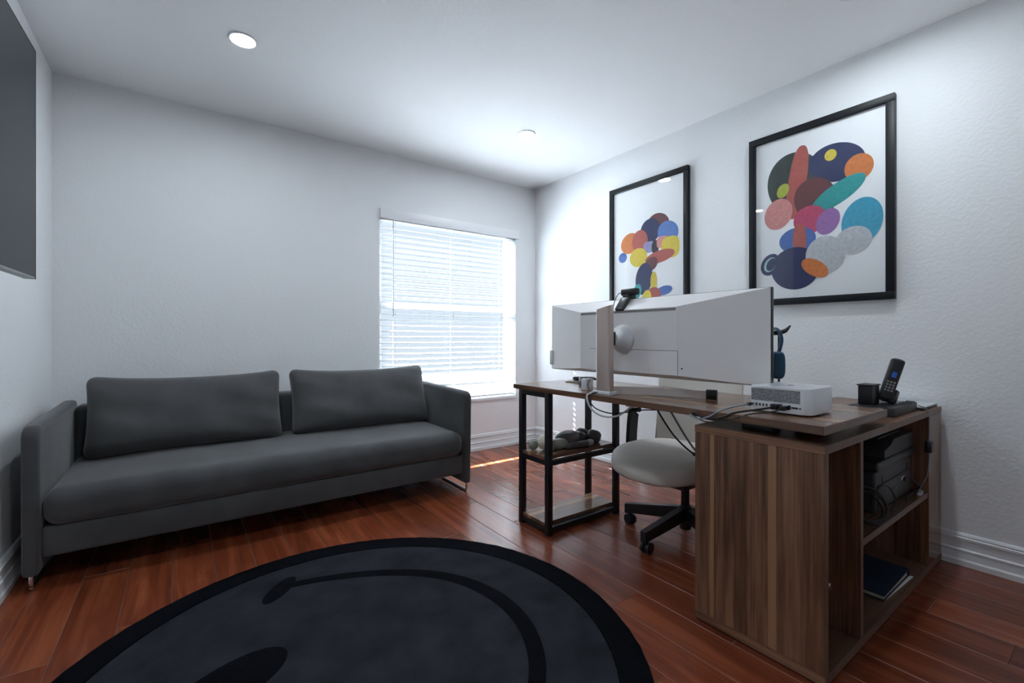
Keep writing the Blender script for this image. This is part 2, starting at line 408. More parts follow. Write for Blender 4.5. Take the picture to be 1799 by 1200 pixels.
# ================================================================== sofa
so = root('sofa', (.51, 2.95, 0), 'long charcoal grey upholstered sofa with thin slab arms', 'sofa')
AX0, AX1 = -.511, 1.527
SF, SB = 2.548, 3.37
def arm(x0, x1):
    m = MB()
    # side outline in Y,Z with rounded top corners
    pts = []
    zb_, ztf, ztb = .058, .650, .668
    def arc(cy_, cz_, r_, a0, a1, n=7):
        return [(cy_+r_*math.cos(R(a0+(a1-a0)*i/n)), cz_+r_*math.sin(R(a0+(a1-a0)*i/n))) for i in range(n+1)]
    pts += [(SF+.012, zb_), (SB-.02, zb_)]
    pts += arc(SB-.045, ztb-.045, .045, 0, 90)
    pts += arc(SF+.05, ztf-.05, .05, 90, 180)
    poly = pts
    xa, xb = x0, x1
    bv = .016
    def ins(poly, d):
        cxm = sum(p[0] for p in poly)/len(poly); cym = sum(p[1] for p in poly)/len(poly)
        out = []
        n = len(poly)
        for i in range(n):
            p0, p1, p2 = Vector(poly[i-1]), Vector(poly[i]), Vector(poly[(i+1) % n])
            d1 = (p1-p0).normalized(); d2 = (p2-p1).normalized()
            nn = (Vector((-d1.y, d1.x))+Vector((-d2.y, d2.x)))
            nn = nn.normalized()/max(.5, math.cos(d1.angle(d2)/2)) if nn.length > 1e-6 else Vector((0, 0))
            out.append((p1.x+nn.x*d, p1.y+nn.y*d))
        return out
    rings = []
    for (xx, d) in ((xa, bv), (xa+bv*.3, bv*.3), (xa+bv, 0), (xb-bv, 0), (xb-bv*.3, bv*.3), (xb, bv)):
        rings.append(m.ring([(xx, p[0], p[1]) for p in ins(poly, d)]))
    for a, b in zip(rings, rings[1:]): m.bridge(a, b)
    m._f(list(reversed(rings[0]))); m._f(rings[-1])
    return m.build('arm', M['sofa'], so, ang=50)
arm(AX0, AX0+.055); arm(AX1-.055, AX1)
def soft(name, x0, x1, y0, y1, z0, z1, bev, mat, parent, puff=0, seg=6):
    m = MB(); m.box(x0, x1, y0, y1, z0, z1, bev=bev, seg=seg)
    if puff:
        cx_, cy_ = (x0+x1)/2, (y0+y1)/2
        bmesh.ops.subdivide_edges(m.bm, edges=[e for e in m.bm.edges if e.calc_length() > .3], cuts=12, use_grid_fill=True)
        for v in m.bm.verts:
            if v.co.z > (z0+z1)/2:
                u = (v.co.x-cx_)/(x1-x0)*2; w = (v.co.y-cy_)/(y1-y0)*2
                v.co.z += puff*max(0, 1-u*u)**.6*max(0, 1-w*w)**.6 + .003*math.sin(v.co.x*9+v.co.y*5)*max(0, 1-w*w)
    return m.build(name, mat, parent, ang=60)
soft('seat', AX0+.056, AX1-.056, SF-.004, 3.30, .236, .388, .058, M['sofa'], so, puff=.016)
soft('base', AX0+.056, AX1-.056, SF+.022, 3.34, .118, .238, .012, M['sofa'], so, seg=3)
soft('backrest', AX0+.056, AX1-.056, 3.22, SB-.005, .25, .645, .03, M['sofa'], so, seg=4)
for lx in (AX0+.028, AX1-.030):
    m = MB(); r_ = .0075
    m.tube(bez([(lx, 2.572, .066), (lx, 2.570, .030), (lx, 2.575, .0125), (lx, 2.592, .0076), (lx, 2.75, .0076), (lx, 2.90, .0076), (lx, 2.925, .015), (lx, 2.932, .045), (lx, 2.932, .12)], 6), r_, 10)
    m.build('leg', M['chrome'], so)
    m = MB(); m.tube(bez([(lx, 3.30, .066), (lx, 3.302, .030), (lx, 3.297, .0125), (lx, 3.28, .0076), (lx, 3.10, .0076)], 6), r_, 10); m.build('leg', M['chrome'], so)

def cushion(x0, x1, label, seed):
    rnd = random.Random(seed)
    w, h, t = (x1-x0), .392, .100
    nx, nz = 72, 28
    lean = R(17)
    base = Vector(((x0+x1)/2, 3.055, .408))
    ph = [rnd.uniform(0, 6.28) for _ in range(6)]
    def P(i, j, s_):
        u = math.sin(PI/2*(-1+2*i/nx)); v = math.sin(PI/2*(-1+2*j/nz))
        eu = (1-abs(u)**5); ev = (1-abs(v)**4)
        th = t*max(0, eu)**.45*max(0, ev)**.5
        # outline: corners stick out, edges drawn in
        X = u*w/2*(1-.03*(1-v*v)); Zc = v*h/2
        Zc *= (1+.085*(abs(u)**3) - .055*(1-u*u)*(1 if v > 0 else .2)*abs(v))
        rc_ = .055; hc_ = h/2*1.085; dx_, dz_ = abs(X)-(w/2-rc_), abs(Zc)-(hc_-rc_)
        if dx_ > 0 and dz_ > 0:                      # round the corners off
            a_, b_ = min(1, dx_/rc_), min(1, dz_/rc_)
            X = math.copysign(w/2-rc_+dx_*math.sqrt(1-b_*b_/2), X)
            Zc = math.copysign(hc_-rc_+dz_*math.sqrt(1-a_*a_/2), Zc)
        wr = .006*math.sin(5*u+9*v+ph[0])*abs(u)+.004*math.sin(23*v+4*u+ph[1])*max(0, abs(u)-.7)*3+.005*math.sin(7*u+ph[2]+3*v)
        Yo = s_*(th*(1+.12*math.sin(2.2*u+ph[3]))+wr*(th/t))
        # sag to the bottom
        Yo *= 1.0+.22*(-v)
        p = Vector((X, Yo, Zc+h/2))
        rot = Matrix.Rotation(-lean, 4, 'X')
        return rot @ p + base
    m = MB()
    F = [[m.bm.verts.new(P(i, j, -1)) for j in range(nz+1)] for i in range(nx+1)]
    B = [[F[i][j] if i in (0, nx) or j in (0, nz) else m.bm.verts.new(P(i, j, 1)) for j in range(nz+1)] for i in range(nx+1)]
    for i in range(nx):
        for j in range(nz):
            m._f([F[i][j], F[i+1][j], F[i+1][j+1], F[i][j+1]]); m._f([B[i][j], B[i][j+1], B[i+1][j+1], B[i+1][j]])
    t_ = root('sofa_cushion', base, label, 'cushion', 'loose back cushions on the sofa')
    m.build('cover', M['cush'], t_, ang=80)
    m = MB()
    edge = [P(i, nz, 1) for i in range(nx+1)]+[P(nx, j, 1) for j in range(nz-1, -1, -1)]+[P(i, 0, 1) for i in range(nx-1, -1, -1)]+[P(0, j, 1) for j in range(1, nz)]
    edge.append(edge[0]); m.tube(edge, .0028, 6); m.build('piping', M['cush'], t_)
cushion(-.40, .495, 'long grey back cushion at the end of the sofa by the television', 3)
cushion(.545, 1.455, 'long grey back cushion at the end of the sofa below the blind', 8)

# ================================================================== television
tvr = root('television', (XL, 1.73, 1.22), 'large flat grey screened television on the left wall', 'television')
TX = -.45; ta = R(1.6)
def tvp(m_):
    piv = Vector((TX, 2.46, 0)); rot = Matrix.Translation(piv) @ Matrix.Rotation(-ta, 4, 'Z') @ Matrix.Translation(-piv)
    for v in m_.bm.verts: v.co = rot @ v.co
TY0, TY1, TZ0, TZ1 = 1.00, 2.460, 1.221, 2.086
m = MB(); m.box(TX-.032, TX-.0012, TY0, TY1, TZ0, TZ1, bev=.002); tvp(m); m.build('bezel', M['tvb'], tvr)
m = MB(); m.box(TX-.0012, TX, TY0+.003, TY1-.003, TZ0+.008, TZ1-.003); tvp(m); m.build('screen', M['tv'], tvr)
m = MB(); m.box(TX-.033, TX+.0005, TY1-.003, TY1+.0012, TZ0, TZ1+.0012); m.box(TX-.033, TX+.0005, TY0, TY1, TZ1-.002, TZ1+.0012); tvp(m); m.build('edge_trim', M['bplastic'], tvr)
m = MB(); m.box(TX-.062, TX-.032, TY0+.15, TY1-.15, TZ0+.012, TZ0+.5, bev=.01); tvp(m); m.build('rear_housing', M['bplastic'], tvr)
m = MB(); m.box(XL, TX-.061, 1.55, 1.95, 1.45, 1.85, bev=.004); m.build('wall_mount', M['black'], tvr)

# ================================================================== rug
RC = (.44, 1.385); RR = .872
def disc_ring(m, r0, r1, z0, z1, n=128, wob=0.0):
    def ringp(r_, z): return m.ring([(RC[0]+(r_+wob*math.sin(i*2.7)*.5+wob*math.sin(i*7.1)*.5)*math.cos(2*PI*i/n), RC[1]+(r_+wob*math.sin(i*2.7)*.5)*math.sin(2*PI*i/n), z) for i in range(n)])
    a, b = ringp(r1, z0), ringp(r1-.004, z1)
    m.bridge(a, b)
    if r0 > 0:
        c, d = ringp(r0, z1), ringp(r0, z0); m.bridge(b, c); m.bridge(c, d); m.bridge(d, a)
    else:
        m._f(b); m._f(list(reversed(a)))
rug = root('round_rug', (RC[0], RC[1], 0), 'round charcoal rug with black rim, curved mouth line and oval eyes', 'rug')
m = MB(); disc_ring(m, 0, RR-.10, 0, .0125); m.build('field', M['rugf'], rug)
m = MB(); disc_ring(m, RR-.10, RR, 0, .0130, wob=.003); m.build('rim', M['rugb'], rug)
ax0 = R(5)
def rp_(ang, r_): return Vector((RC[0]+r_*math.cos(ang), RC[1]+r_*math.sin(ang), 0))
def flat(poly, z0, z1, name, mat, parent):
    m = MB(); m.prism([(p[0], p[1]) for p in poly], 'Z', z0, z1); return m.build(name, mat, parent, smooth=False)
mid = []
for i in range(61):
    th = R(-96+192*i/60)
    q = max(0, (abs(math.degrees(th))-48)/43.0); rr_ = .533+.068*q*q
    mid.append((rp_(ax0+th, rr_), th))
left, right = [], []
for i, (p, th) in enumerate(mid):
    d = (mid[min(i+1, 60)][0]-mid[max(i-1, 0)][0]).normalized(); nrm = Vector((-d.y, d.x, 0))
    hw_ = .031-.010*abs(math.degrees(th))/91
    left.append(p+nrm*hw_); right.append(p-nrm*hw_)
flat(left+right[::-1], .0118, .0133, 'mouth_line', M['rugb'], rug)
def oval(c, a_, b_, ang, n=40): return [(c[0]+a_*math.cos(2*PI*i/n)*math.cos(ang)-b_*math.sin(2*PI*i/n)*math.sin(ang), c[1]+a_*math.cos(2*PI*i/n)*math.sin(ang)+b_*math.sin(2*PI*i/n)*math.cos(ang)) for i in range(n)]
for s_ in (1, -1):
    pe = rp_(ax0+s_*R(97.5), .605)
    flat(oval((pe.x, pe.y), .098, .036, ax0+s_*R(97.5)-s_*R(52)), .0118, .0134, 'mouth_corner', M['rugb'], rug)
    ang_e = R(205-185)*s_+R(185)
    # eye centre relative to face axis
    rel = Vector((.107-RC[0], 1.523-RC[1], 0)); 
    u_ = Vector((math.cos(ax0), math.sin(ax0), 0)); v_ = Vector((-math.sin(ax0), math.cos(ax0), 0))
    ce = Vector((RC[0], RC[1], 0))+u_*rel.dot(u_)+v_*rel.dot(v_)*s_
    flat(oval((ce.x, ce.y), .172, .092, ang_e), .0118, .0133, 'eye', M['rugb'], rug)

# ================================================================== desk
DX0, DX1, DY0, DY1, DZ = 1.481, 2.032, .529, 2.032, .745
dk = root('desk', (1.75, 1.85, 0), 'walnut desk with black steel shelf legs below the monitor', 'desk')
boxo('tabletop', (DX0, DX1, DY0, DY1, DZ-.025, DZ), M['walY'], dk, bev=.001, seg=1)
boxo('edge_band', (DX0, DX1, DY0-.0012, DY0-.0001, DZ-.025, DZ), M['walXp'], dk, bev=0)
LX0, LX1, LY0, LY1, lw = 1.484, 2.015, 1.738, 1.985, .030
for lx in (LX0, LX1-lw):
    for ly in (LY0, LY1-lw):
        boxo('leg', (lx, lx+lw, ly, ly+lw, 0, DZ-.0255), M['black'], dk, bev=.002)
for zt in (.060, .395):
    boxo('shelf', (LX0+.004, LX1-.004, LY0+.032, LY1-.032, zt-.018, zt), M['walX'], dk, bev=.001, seg=1)
    for ly in (LY0+.004, LY1-.026): boxo('shelf_rail', (LX0+lw, LX1-lw, ly, ly+.022, zt-.043, zt-.018), M['black'], dk, bev=0)
    for lx in (LX0+.004, LX1-.026): boxo('shelf_rail', (lx, lx+.022, LY0+lw, LY1-lw, zt-.043, zt-.018), M['black'], dk, bev=0)
for lx in (LX0, LX1-lw): boxo('top_rail', (lx, lx+lw, LY0+lw, LY1-lw, DZ-.05, DZ-.0255), M['black'], dk, bev=0)

# ================================================================== cabinet
CX0, CX1, CY0, CY1, CZ = 1.479, 2.764, .525, .93, .690
cb = root('desk_cabinet', (2.12, .73, 0), 'walnut open cabinet standing under the desk end near the wall', 'cabinet')
boxo('top_board', (CX0, CX1, CY0, CY1, CZ-.024, CZ), M['walXp'], cb, bev=.001, seg=1)
boxo('bottom_board', (CX0, CX1, CY0, CY1, .006, .034), M['walXp'], cb, bev=.001, seg=1)
boxo('side_panel', (CX0, CX0+.022, CY0, CY1, .0345, CZ-.0245), M['walZ'], cb, bev=.001, seg=1)
boxo('side_panel', (CX1-.022, CX1, CY0+.018, CY1, .0345, CZ-.0245), M['walZi'], cb, bev=.001, seg=1)
boxo('divider', (1.757, 1.779, CY0, CY1-.012, .0345, CZ-.0245), M['walZi'], cb, bev=.001, seg=1)
boxo('front_panel', (2.563, CX1, CY0, CY0+.018, .0345, CZ-.0245), wood('walnut_panel_gloss', 'Z', WAL, rough=.16), cb, bev=.001, seg=1)
boxo('inner_panel', (2.563, 2.581, CY0+.0185, CY1-.012, .0345, CZ-.0245), M['walZi'], cb, bev=.001, seg=1)
boxo('back_panel', (CX0+.0225, CX1-.0225, CY1-.0115, CY1-.001, .0345, CZ-.0245), M['walZi'], cb, bev=0)
boxo('shelf', (1.7795, 2.5625, CY0+.004, CY1-.012, .322, .344), M['walX'], cb, bev=.001, seg=1)
# edge banding on the front and end edges
for b_ in ((CX0-.0012, CX0-.0001, CY0, CY1, CZ-.024, CZ), (CX0-.0012, CX0-.0001, CY0, CY1, .006, .034)): boxo('edge_band', b_, M['walE'], cb, bev=0)
for (n_, b_) in (('edge_band', (CX0, CX0+.022, CY0-.0012, CY0-.0001, .0345, CZ-.0245)), ('edge_band', (1.757, 1.779, CY0-.0012, CY0-.0001, .0345, CZ-.0245)), ('edge_band', (CX0, CX1, CY0-.0012, CY0-.0001, CZ-.024, CZ)), ('edge_band', (CX0, CX1, CY0-.0012, CY0-.0001, .006, .034)), ('edge_band', (1.7795, 2.5625, CY0+.0028, CY0+.0039, .322, .344))):
    boxo(n_, b_, M['edge'], cb, bev=0)
boxo('plinth', (CX0+.004, CX1-.004, CY0+.004, CY1-.004, 0, .006), M['black'], cb, bev=0)
for px in (1.55, 1.95):
    boxo('spacer', (px, px+.06, .70, .80, CZ, DZ-.025), M['black'], cb)
m = MB(); m.lathe([(.010, 0), (.010, .026), (.006, .028), (.006, .040)], (CX0+.022, .542, .268), 16, 'X'); m.box(CX0+.060, CX0+.064, .532, .552, .255, .281, bev=.001); m.build('lock', M['chrome'], cb)

# ================================================================== monitor
mo = root('ultrawide_monitor', (1.56, 1.41, DZ), 'very wide white backed monitor on a slim silver stand', 'monitor')
MY0, MY1, MZ0, MZ1 = .785, 1.985, .822, 1.182
XE, XI = 1.722, 1.655
IY0, IY1, IZ0, IZ1 = 1.125, 1.685, .842, 1.128
m = MB()
outer = m.ring([(XE, MY0, MZ0), (XE, MY1, MZ0), (XE, MY1, MZ1), (XE, MY0, MZ1)])
inner = m.ring([(XI, IY0, IZ0), (XI, IY1, IZ0), (XI, IY1, IZ1), (XI, IY0, IZ1)])
m.bridge(outer, inner); m._f(inner)
back = m.ring([(XE+.006, MY0, MZ0), (XE+.006, MY1, MZ0), (XE+.006, MY1, MZ1), (XE+.006, MY0, MZ1)]); m.bridge(back, outer); m._f(back)
sh = m.build('rear_shell', M['monw'], mo, smooth=False)
boxo('bezel', (XE+.0062, XE+.024, MY0-.002, MY1+.002, MZ0-.002, MZ1+.002), M['screen'], mo, bev=.002)
boxo('screen', (XE+.0241, XE+.0248, MY0+.006, MY1-.006, MZ0+.012, MZ1-.006), M['screen'], mo, bev=0)
m = MB(); m.box(XI-.0014, XI+.004, IY0+.004, IY1-.004, IZ1-.014, IZ1-.004); m.build('vent_slot', M['mond'], mo, smooth=False)
m = MB()
for b_ in ((XI-.0006, XI, 1.118, 1.120, .845, .945), (XI-.0006, XI, 1.120, 1.62, .944, .946)): m.box(*b_)
m.build('cover_seam', M['mond'], mo, smooth=False)
m = MB(); m.lathe([(.0035, XI-.0008), (.0035, XI+.001)], (0, 1.10, .872), 12, 'X'); m.build('socket', M['black'], mo)
# hub between column and screen
hz = .995; hy = 1.407
m = MB(); m.lathe([(.066, XI), (.066, XI-.012), (.056, XI-.022), (.040, XI-.055), (.036, XI-.080)], (0, hy, hz), 32, 'X'); m.build('tilt_hub', M['white'], mo)
boxo('hub_block', (1.556, XI-.079, hy-.026, hy+.026, hz-.03, hz+.03), M['bplastic'], mo)
# column: slim blade with a slanted top
m = MB()
A = m.ring([(1.520, 1.370, DZ+.016), (1.556, 1.370, DZ+.016), (1.556, 1.452, DZ+.016), (1.520, 1.452, DZ+.016)])
B = m.ring([(1.520, 1.370, 1.142), (1.556, 1.370, 1.147), (1.556, 1.452, 1.130), (1.520, 1.452, 1.125)])
m.bridge(A, B); m._f(list(reversed(A))); m._f(B)
bmesh.ops.bevel(m.bm, geom=[e for e in m.bm.edges if abs(e.verts[0].co.z-e.verts[1].co.z) > .2], offset=.010, segments=4, affect='EDGES', profile=.5)
col_ = m.build('stand_column', M['silver'], mo)
boxo('column_foot', (1.512, 1.566, 1.362, 1.462, DZ, DZ+.016), M['white'], mo, bev=.003)
m = MB()
def footarm(s_):
    p0 = Vector((1.566, 1.412+s_*.02, 0)); pts = [p0, Vector((1.62, 1.412+s_*.07, 0)), Vector((1.70, 1.412+s_*.20, 0)), Vector((1.765, 1.412+s_*.365, 0))]
    path = bez(pts, 8); mm = MB(); rings = []
    for i, p in enumerate(path):
        d = (path[min(i+1, len(path)-1)]-path[max(i-1, 0)]).normalized(); n_ = Vector((-d.y, d.x, 0)); h_ = .034
        rings.append(mm.ring([p+n_*.007+Vector((0, 0, DZ+.001)), p-n_*.007+Vector((0, 0, DZ+.001)), p-n_*.007+Vector((0, 0, DZ+.001+h_)), p+n_*.007+Vector((0, 0, DZ+.001+h_))]))
    for a, b in zip(rings, rings[1:]): mm.bridge(a, b)
    mm._f(list(reversed(rings[0]))); mm._f(rings[-1])
    o = mm.build('stand_foot', M['silver2'], mo, ang=30)
    e = path[-1]; d = (path[-1]-path[-2]).normalized()
    q = e+d*.012; rot = Matrix.Translation(Vector((q.x, q.y, DZ+.0155))) @ Matrix.Rotation(math.atan2(d.y, d.x), 4, 'Z')
    m2 = MB(); m2.box(-.022, .020, -.013, .013, -.0155, .0245, bev=.003, mtx=rot); m2.build('foot_cap', M['bplastic'], o)
footarm(-1); footarm(1)
boxo('side_module', (XE-.012, XE-.001, MY1-.018, MY1+.006, .845, .925), M['white'], mo, bev=.002)

# webcam clipped on top of the monitor
wc = root('webcam', (1.70, 1.47, MZ1), 'small black webcam clipped on the top edge of the monitor', 'webcam')
boxo('camera_body', (1.706, 1.736, 1.372, 1.468, MZ1+.018, MZ1+.050), M['bplastic'], wc, bev=.008, seg=3)
boxo('clip_top', (1.690, 1.748, 1.405, 1.440, MZ1+.003, MZ1+.020), M['bplastic'], wc, bev=.003)
m = MB(); rot = Matrix.Translation(Vector((1.674, 1.425, MZ1-.024))) @ Matrix.Rotation(R(38), 4, 'Y'); m.box(-.009, .009, -.024, .024, -.040, .034, bev=.004, mtx=rot); m.build('clip_foot', M['bplastic'], wc)
cable('webcam_cable', [(1.705, 1.455, 1.215), (1.685, 1.462, 1.205), (1.645, 1.452, 1.16), (1.610, 1.430, 1.09), (1.585, 1.412, 1.04), (1.566, 1.405, .98)], .0018, M['rubber'], 'thin black cord hanging from the webcam to the stand column')

# ================================================================== things on the desk
# desktop computer
pc = root('desktop_computer', (1.703, .708, DZ), 'small square silver computer with perforated rear on desk corner', 'computer')
PX0, PX1, PY0, PY1 = 1.605, 1.800, .610, .806
m = MB(); vs = m.box(PX0, PX1, PY0, PY1, DZ+.006, DZ+.090)
ve = [e for e in m.bm.edges if abs(e.verts[0].co.z-e.verts[1].co.z) > .05]
bmesh.ops.bevel(m.bm, geom=ve, offset=.030, segments=8, profile=.5, affect='EDGES')
te = [e for e in m.bm.edges if e.calc_length() > .0001 and all(abs(v.co.z-(DZ+.090)) < 1e-5 for v in e.verts)]
bmesh.ops.bevel(m.bm, geom=te, offset=.003, segments=2, profile=.5, affect='EDGES')
m.build('case', M['alu'], pc)
m = MB(); m.lathe([(.085, DZ), (.085, DZ+.006)], ((PX0+PX1)/2, (PY0+PY1)/2, 0), 32); m.build('foot_ring', M['bplastic'], pc)
m = MB(); m.box(PX0-.0008, PX0+.001, PY0+.030, PY1-.012, DZ+.040, DZ+.082); m.build('vent_grille', M['vent'], pc, smooth=False)
ports = [(.776, .0022, .009), (.765, .0022, .009), (.754, .0022, .009), (.743, .0022, .009), (.672, .004, .014), (.656, .010, .006), (.640, .003, .004)]
for (py, w_, h_) in ports:
    boxo('port', (PX0-.0009, PX0+.001, py-w_, py+w_, DZ+.026-h_/2, DZ+.026+h_/2), M['black'], pc, bev=0)
m = MB(); m.box(PX0-.0009, PX0+.001, .694, .724, DZ+.018, DZ+.034); m.build('power_inlet', M['black'], pc, smooth=False)
m = MB(); m.lathe([(.010, DZ+.0901), (.010, DZ+.0906)], ((PX0+PX1)/2, (PY0+PY1)/2, 0), 20); m.build('emblem', plain('emblem_dark', (.1, .1, .11), .3), pc)
def plug_cable(name, py, pz, path, r_, mat, label, pr=.006):
    t = root(name, (PX0-.03, py, pz), label, 'cable', 'cables plugged into the silver computer')
    boxo('plug', (PX0-.028, PX0-.001, py-pr, py+pr, pz-pr*.8, pz+pr*.8), M['bplastic'], t, bev=.002)
    m = MB(); m.tube(bez([(PX0-.026, py, pz)]+path, 8), r_, 8); m.build('cord', mat, t)
plug_cable('grey_cable', .792, DZ+.026, [(1.545, .80, DZ+.024), (1.49, .84, DZ+.006), (1.470, .872, DZ-.018), (1.466, .910, DZ-.030), (1.474, .945, DZ-.022), (1.50, .96, DZ-.030)], .0028, M['greyc'], 'grey cable drooping from the silver computer over the desk edge')
plug_cable('computer_power_cable', .709, DZ+.026, [(1.55, .735, DZ+.018), (1.49, .79, DZ+.005), (1.471, .83, DZ-.016), (1.470, .88, DZ-.024), (1.473, .93, DZ-.012), (1.50, .95, DZ-.032)], .0036, M['rubber'], 'thick black power cord leaving the back of the silver computer', .011)
plug_cable('black_cable', .684, DZ+.024, [(1.555, .70, DZ+.014), (1.50, .75, DZ+.004), (1.472, .79, DZ-.014), (1.472, .85, DZ-.027), (1.475, .90, DZ-.026), (1.51, .93, DZ-.033)], .0022, M['rubber'], 'thin black cable with square plug at the computer, nearest the desk corner', .009)

# headphone stand with headphones
hs = root('headphone_stand', (1.945, .853, DZ), 'thin black headphone stand behind the near end of the monitor', 'stand')
hx, hy_ = 1.945, .853
m = MB(); m.lathe([(.055, DZ), (.055, DZ+.008), (.05, DZ+.010)], (hx, hy_, 0), 28); m.build('base', M['bplastic'], hs)
m = MB(); m.tube([(hx, hy_, DZ+.009), (hx, hy_, 1.022)], .0042, 10); m.build('pole', M['bplastic'], hs)
m = MB(); m.tube(bez([(hx-.035, hy_+.028, 1.018), (hx-.01, hy_+.008, 1.018), (hx+.018, hy_-.014, 1.026), (hx+.036, hy_-.028, 1.048)], 6), [.008]*6+[.009]*7+[.008-.001*i for i in range(6)], 10); m.build('hook', M['bplastic'], hs)
hp = root('headphones', (hx, hy_, .82), 'petrol blue headphones hanging on the stand behind the monitor', 'headphones')
U1 = Vector((.79, -.61, 0)); V1 = Vector((.61, .79, 0))
cc = Vector((hx, hy_, 0))
band = [cc-U1*.034+V1*.055+Vector((0, 0, .93)), cc-U1*.018+V1*.045+Vector((0, 0, .99)), cc-U1*.016+V1*.018+Vector((0, 0, 1.030)), cc-U1*.014-V1*.018+Vector((0, 0, 1.030)), cc-U1*.014-V1*.045+Vector((0, 0, .99)), cc-U1*.034-V1*.055+Vector((0, 0, .93))]
m = MB(); m.tube(bez(band, 6), .0065, 10); m.build('headband', M['blue'], hp)
for s_ in (1, -1):
    c_ = cc+V1*.055*s_-U1*.034+Vector((0, 0, .892)); rot = Matrix.Rotation(math.atan2(V1.y, V1.x), 4, 'Z')
    m = MB(); m.ell(c_, .018, .026, .054, rot, e=.6, e2=.7); m.build('ear_cup', M['blue'], hp)

# small things at the far end of the desk
t = root('black_gadget', (1.88, 1.85, DZ), 'small black rounded gadget lying behind the monitor stand', 'gadget')
m = MB(); rot = Matrix.Rotation(R(-75), 4, 'Z'); m.ell((1.885, 1.875, DZ+.0165), .085, .022, .0115, rot, e=.5, e2=.6); m.build('body', M['bplastic'], t)
m = MB(); m.box(-.03, .02, -.012, .012, -.002, .002, mtx=Matrix.Translation(Vector((1.89, 1.845, DZ+.0285))) @ rot, bev=.001); m.build('button_strip', M['mond'], t)
t = root('notepad', (1.81, 1.87, DZ), 'thin yellowish notepad lying under the black gadget', 'notepad')
m = MB(); m.box(-.075, .075, -.045, .045, .0003, .0045, mtx=Matrix.Translation(Vector((1.835, 1.865, DZ))) @ Matrix.Rotation(R(-78), 4, 'Z')); m.build('pages', M['yellow'], t, smooth=False)
m = MB(); m.box(-.075, .075, -.045, .045, .0046, .0052, mtx=Matrix.Translation(Vector((1.835, 1.865, DZ))) @ Matrix.Rotation(R(-78), 4, 'Z')); m.build('cover', M['bplastic2'], t, smooth=False)
t = root('power_adapter', (1.60, 1.60, DZ), 'small white box beside the foot of the monitor stand', 'adapter')
boxo('body', (1.575, 1.625, 1.565, 1.60, DZ, DZ+.055), M['white'], t, bev=.004)
m = MB(); m.tube(bez([(1.60, 1.564, DZ+.05), (1.57, 1.55, DZ+.03), (1.55, 1.52, DZ+.008), (1.50, 1.475, DZ+.004), (1.472, 1.468, DZ-.01)], 8), .002, 8); m.build('cord', M['rubber'], t)

# ================================================================== handset and dock, laptop on the cabinet
dkk = root('charging_dock', (2.36, .61, CZ), 'low black dock with boxy holder on the cabinet top', 'dock')
boxo('base', (2.225, 2.53, .556, .585, CZ, CZ+.036), M['bplastic2'], dkk, bev=.003)
boxo('plate', (2.205, 2.52, .5855, .70, CZ+.028, CZ+.036), M['bplastic'], dkk, bev=.002)
boxo('plate_support', (2.24, 2.50, .60, .69, CZ, CZ+.0275), M['bplastic'], dkk)
for k in range(4):
    m = MB(); m.tube([(2.36+.045*k, .556, CZ+.036), (2.36+.045*k, .585, CZ+.036)], .006, 8); m.build('ridge', M['bplastic2'], dkk)
boxo('holder', (2.262, 2.345, .635, .685, CZ+.0365, CZ+.112), M['bplastic'], dkk, bev=.003)
boxo('holder_lid', (2.258, 2.349, .631, .689, CZ+.1125, CZ+.118), M['bplastic2'], dkk, bev=.002)
m = MB(); rot = Matrix.Translation(Vector((2.385, .622, CZ+.037))) @ Matrix.Rotation(R(20), 4, Vector((.587, .81, 0))); m.box(-.020, .020, -.026, .026, .004, .060, bev=.004, mtx=rot); m.build('cradle', M['bplastic'], dkk)
ht = root('handset', (2.39, .64, CZ+.05), 'black cordless handset leaning in the dock by the wall', 'phone')
rot = Matrix.Translation(Vector((2.355, .625, CZ+.045))) @ Matrix.Rotation(R(20), 4, Vector((.587, .81, 0))) @ Matrix.Rotation(R(25), 4, 'Z')
m = MB(); m.box(-.014, .014, -.024, .024, .01, .185, bev=.010, seg=4, mtx=rot); m.build('body', M['bplastic'], ht)
m = MB(); m.box(-.0152, -.0142, -.010, .006, .105, .128, mtx=rot); m.build('display', M['bluel'], ht, smooth=False)
m = MB()
for i in range(3):
    for j in range(4): m.box(-.0150, -.0142, -.015+.011*i, -.008+.011*i, .045+.012*j, .052+.012*j, mtx=rot)
m.build('keypad', M['mond'], ht, smooth=False)
m = MB(); m.tube(bez([rot @ Vector((.012, -.02, .18)), rot @ Vector((.018, -.012, .19)), rot @ Vector((.019, .012, .185)), rot @ Vector((.018, .0, .15)), rot @ Vector((.017, -.014, .11)), rot @ Vector((.016, .004, .06))], 6), .002, 6); m.build('lanyard', M['greyc'], ht)
lp = root('laptop', (2.62, .66, CZ), 'closed thin silver laptop lying on the cabinet against the wall', 'laptop')
boxo('base', (2.545, 2.762, .538, .76, CZ+.0005, CZ+.009), M['bplastic'], lp, bev=.002)
boxo('lid', (2.545, 2.762, .538, .76, CZ+.0092, CZ+.015), M['alu'], lp, bev=.002)
AO = -.052
ad = root('hanging_adapter', (2.555+AO, .512, .50), 'small black adapter hanging on a cord in front of the printer', 'adapter')
boxo('body', (2.532+AO, 2.578+AO, .500, .523, .525, .572), M['bplastic'], ad, bev=.004)
m = MB(); m.tube(bez([(2.528, .553, CZ+.022), (2.535, .545, CZ+.018), (2.535, .530, CZ+.012), (2.530, .514, CZ-.02), (2.516, .512, .63), (2.556+AO, .512, .571)], 8), .0022, 8); m.build('cord', M['greyc'], ad)
m = MB(); m.tube(bez([(2.556+AO, .512, .526), (2.553+AO, .513, .48), (2.548+AO, .517, .43), (2.54+AO, .53, .39), (2.53+AO, .545, .349)], 6), .0018, 8); m.build('tail_cord', M['greyc'], ad)

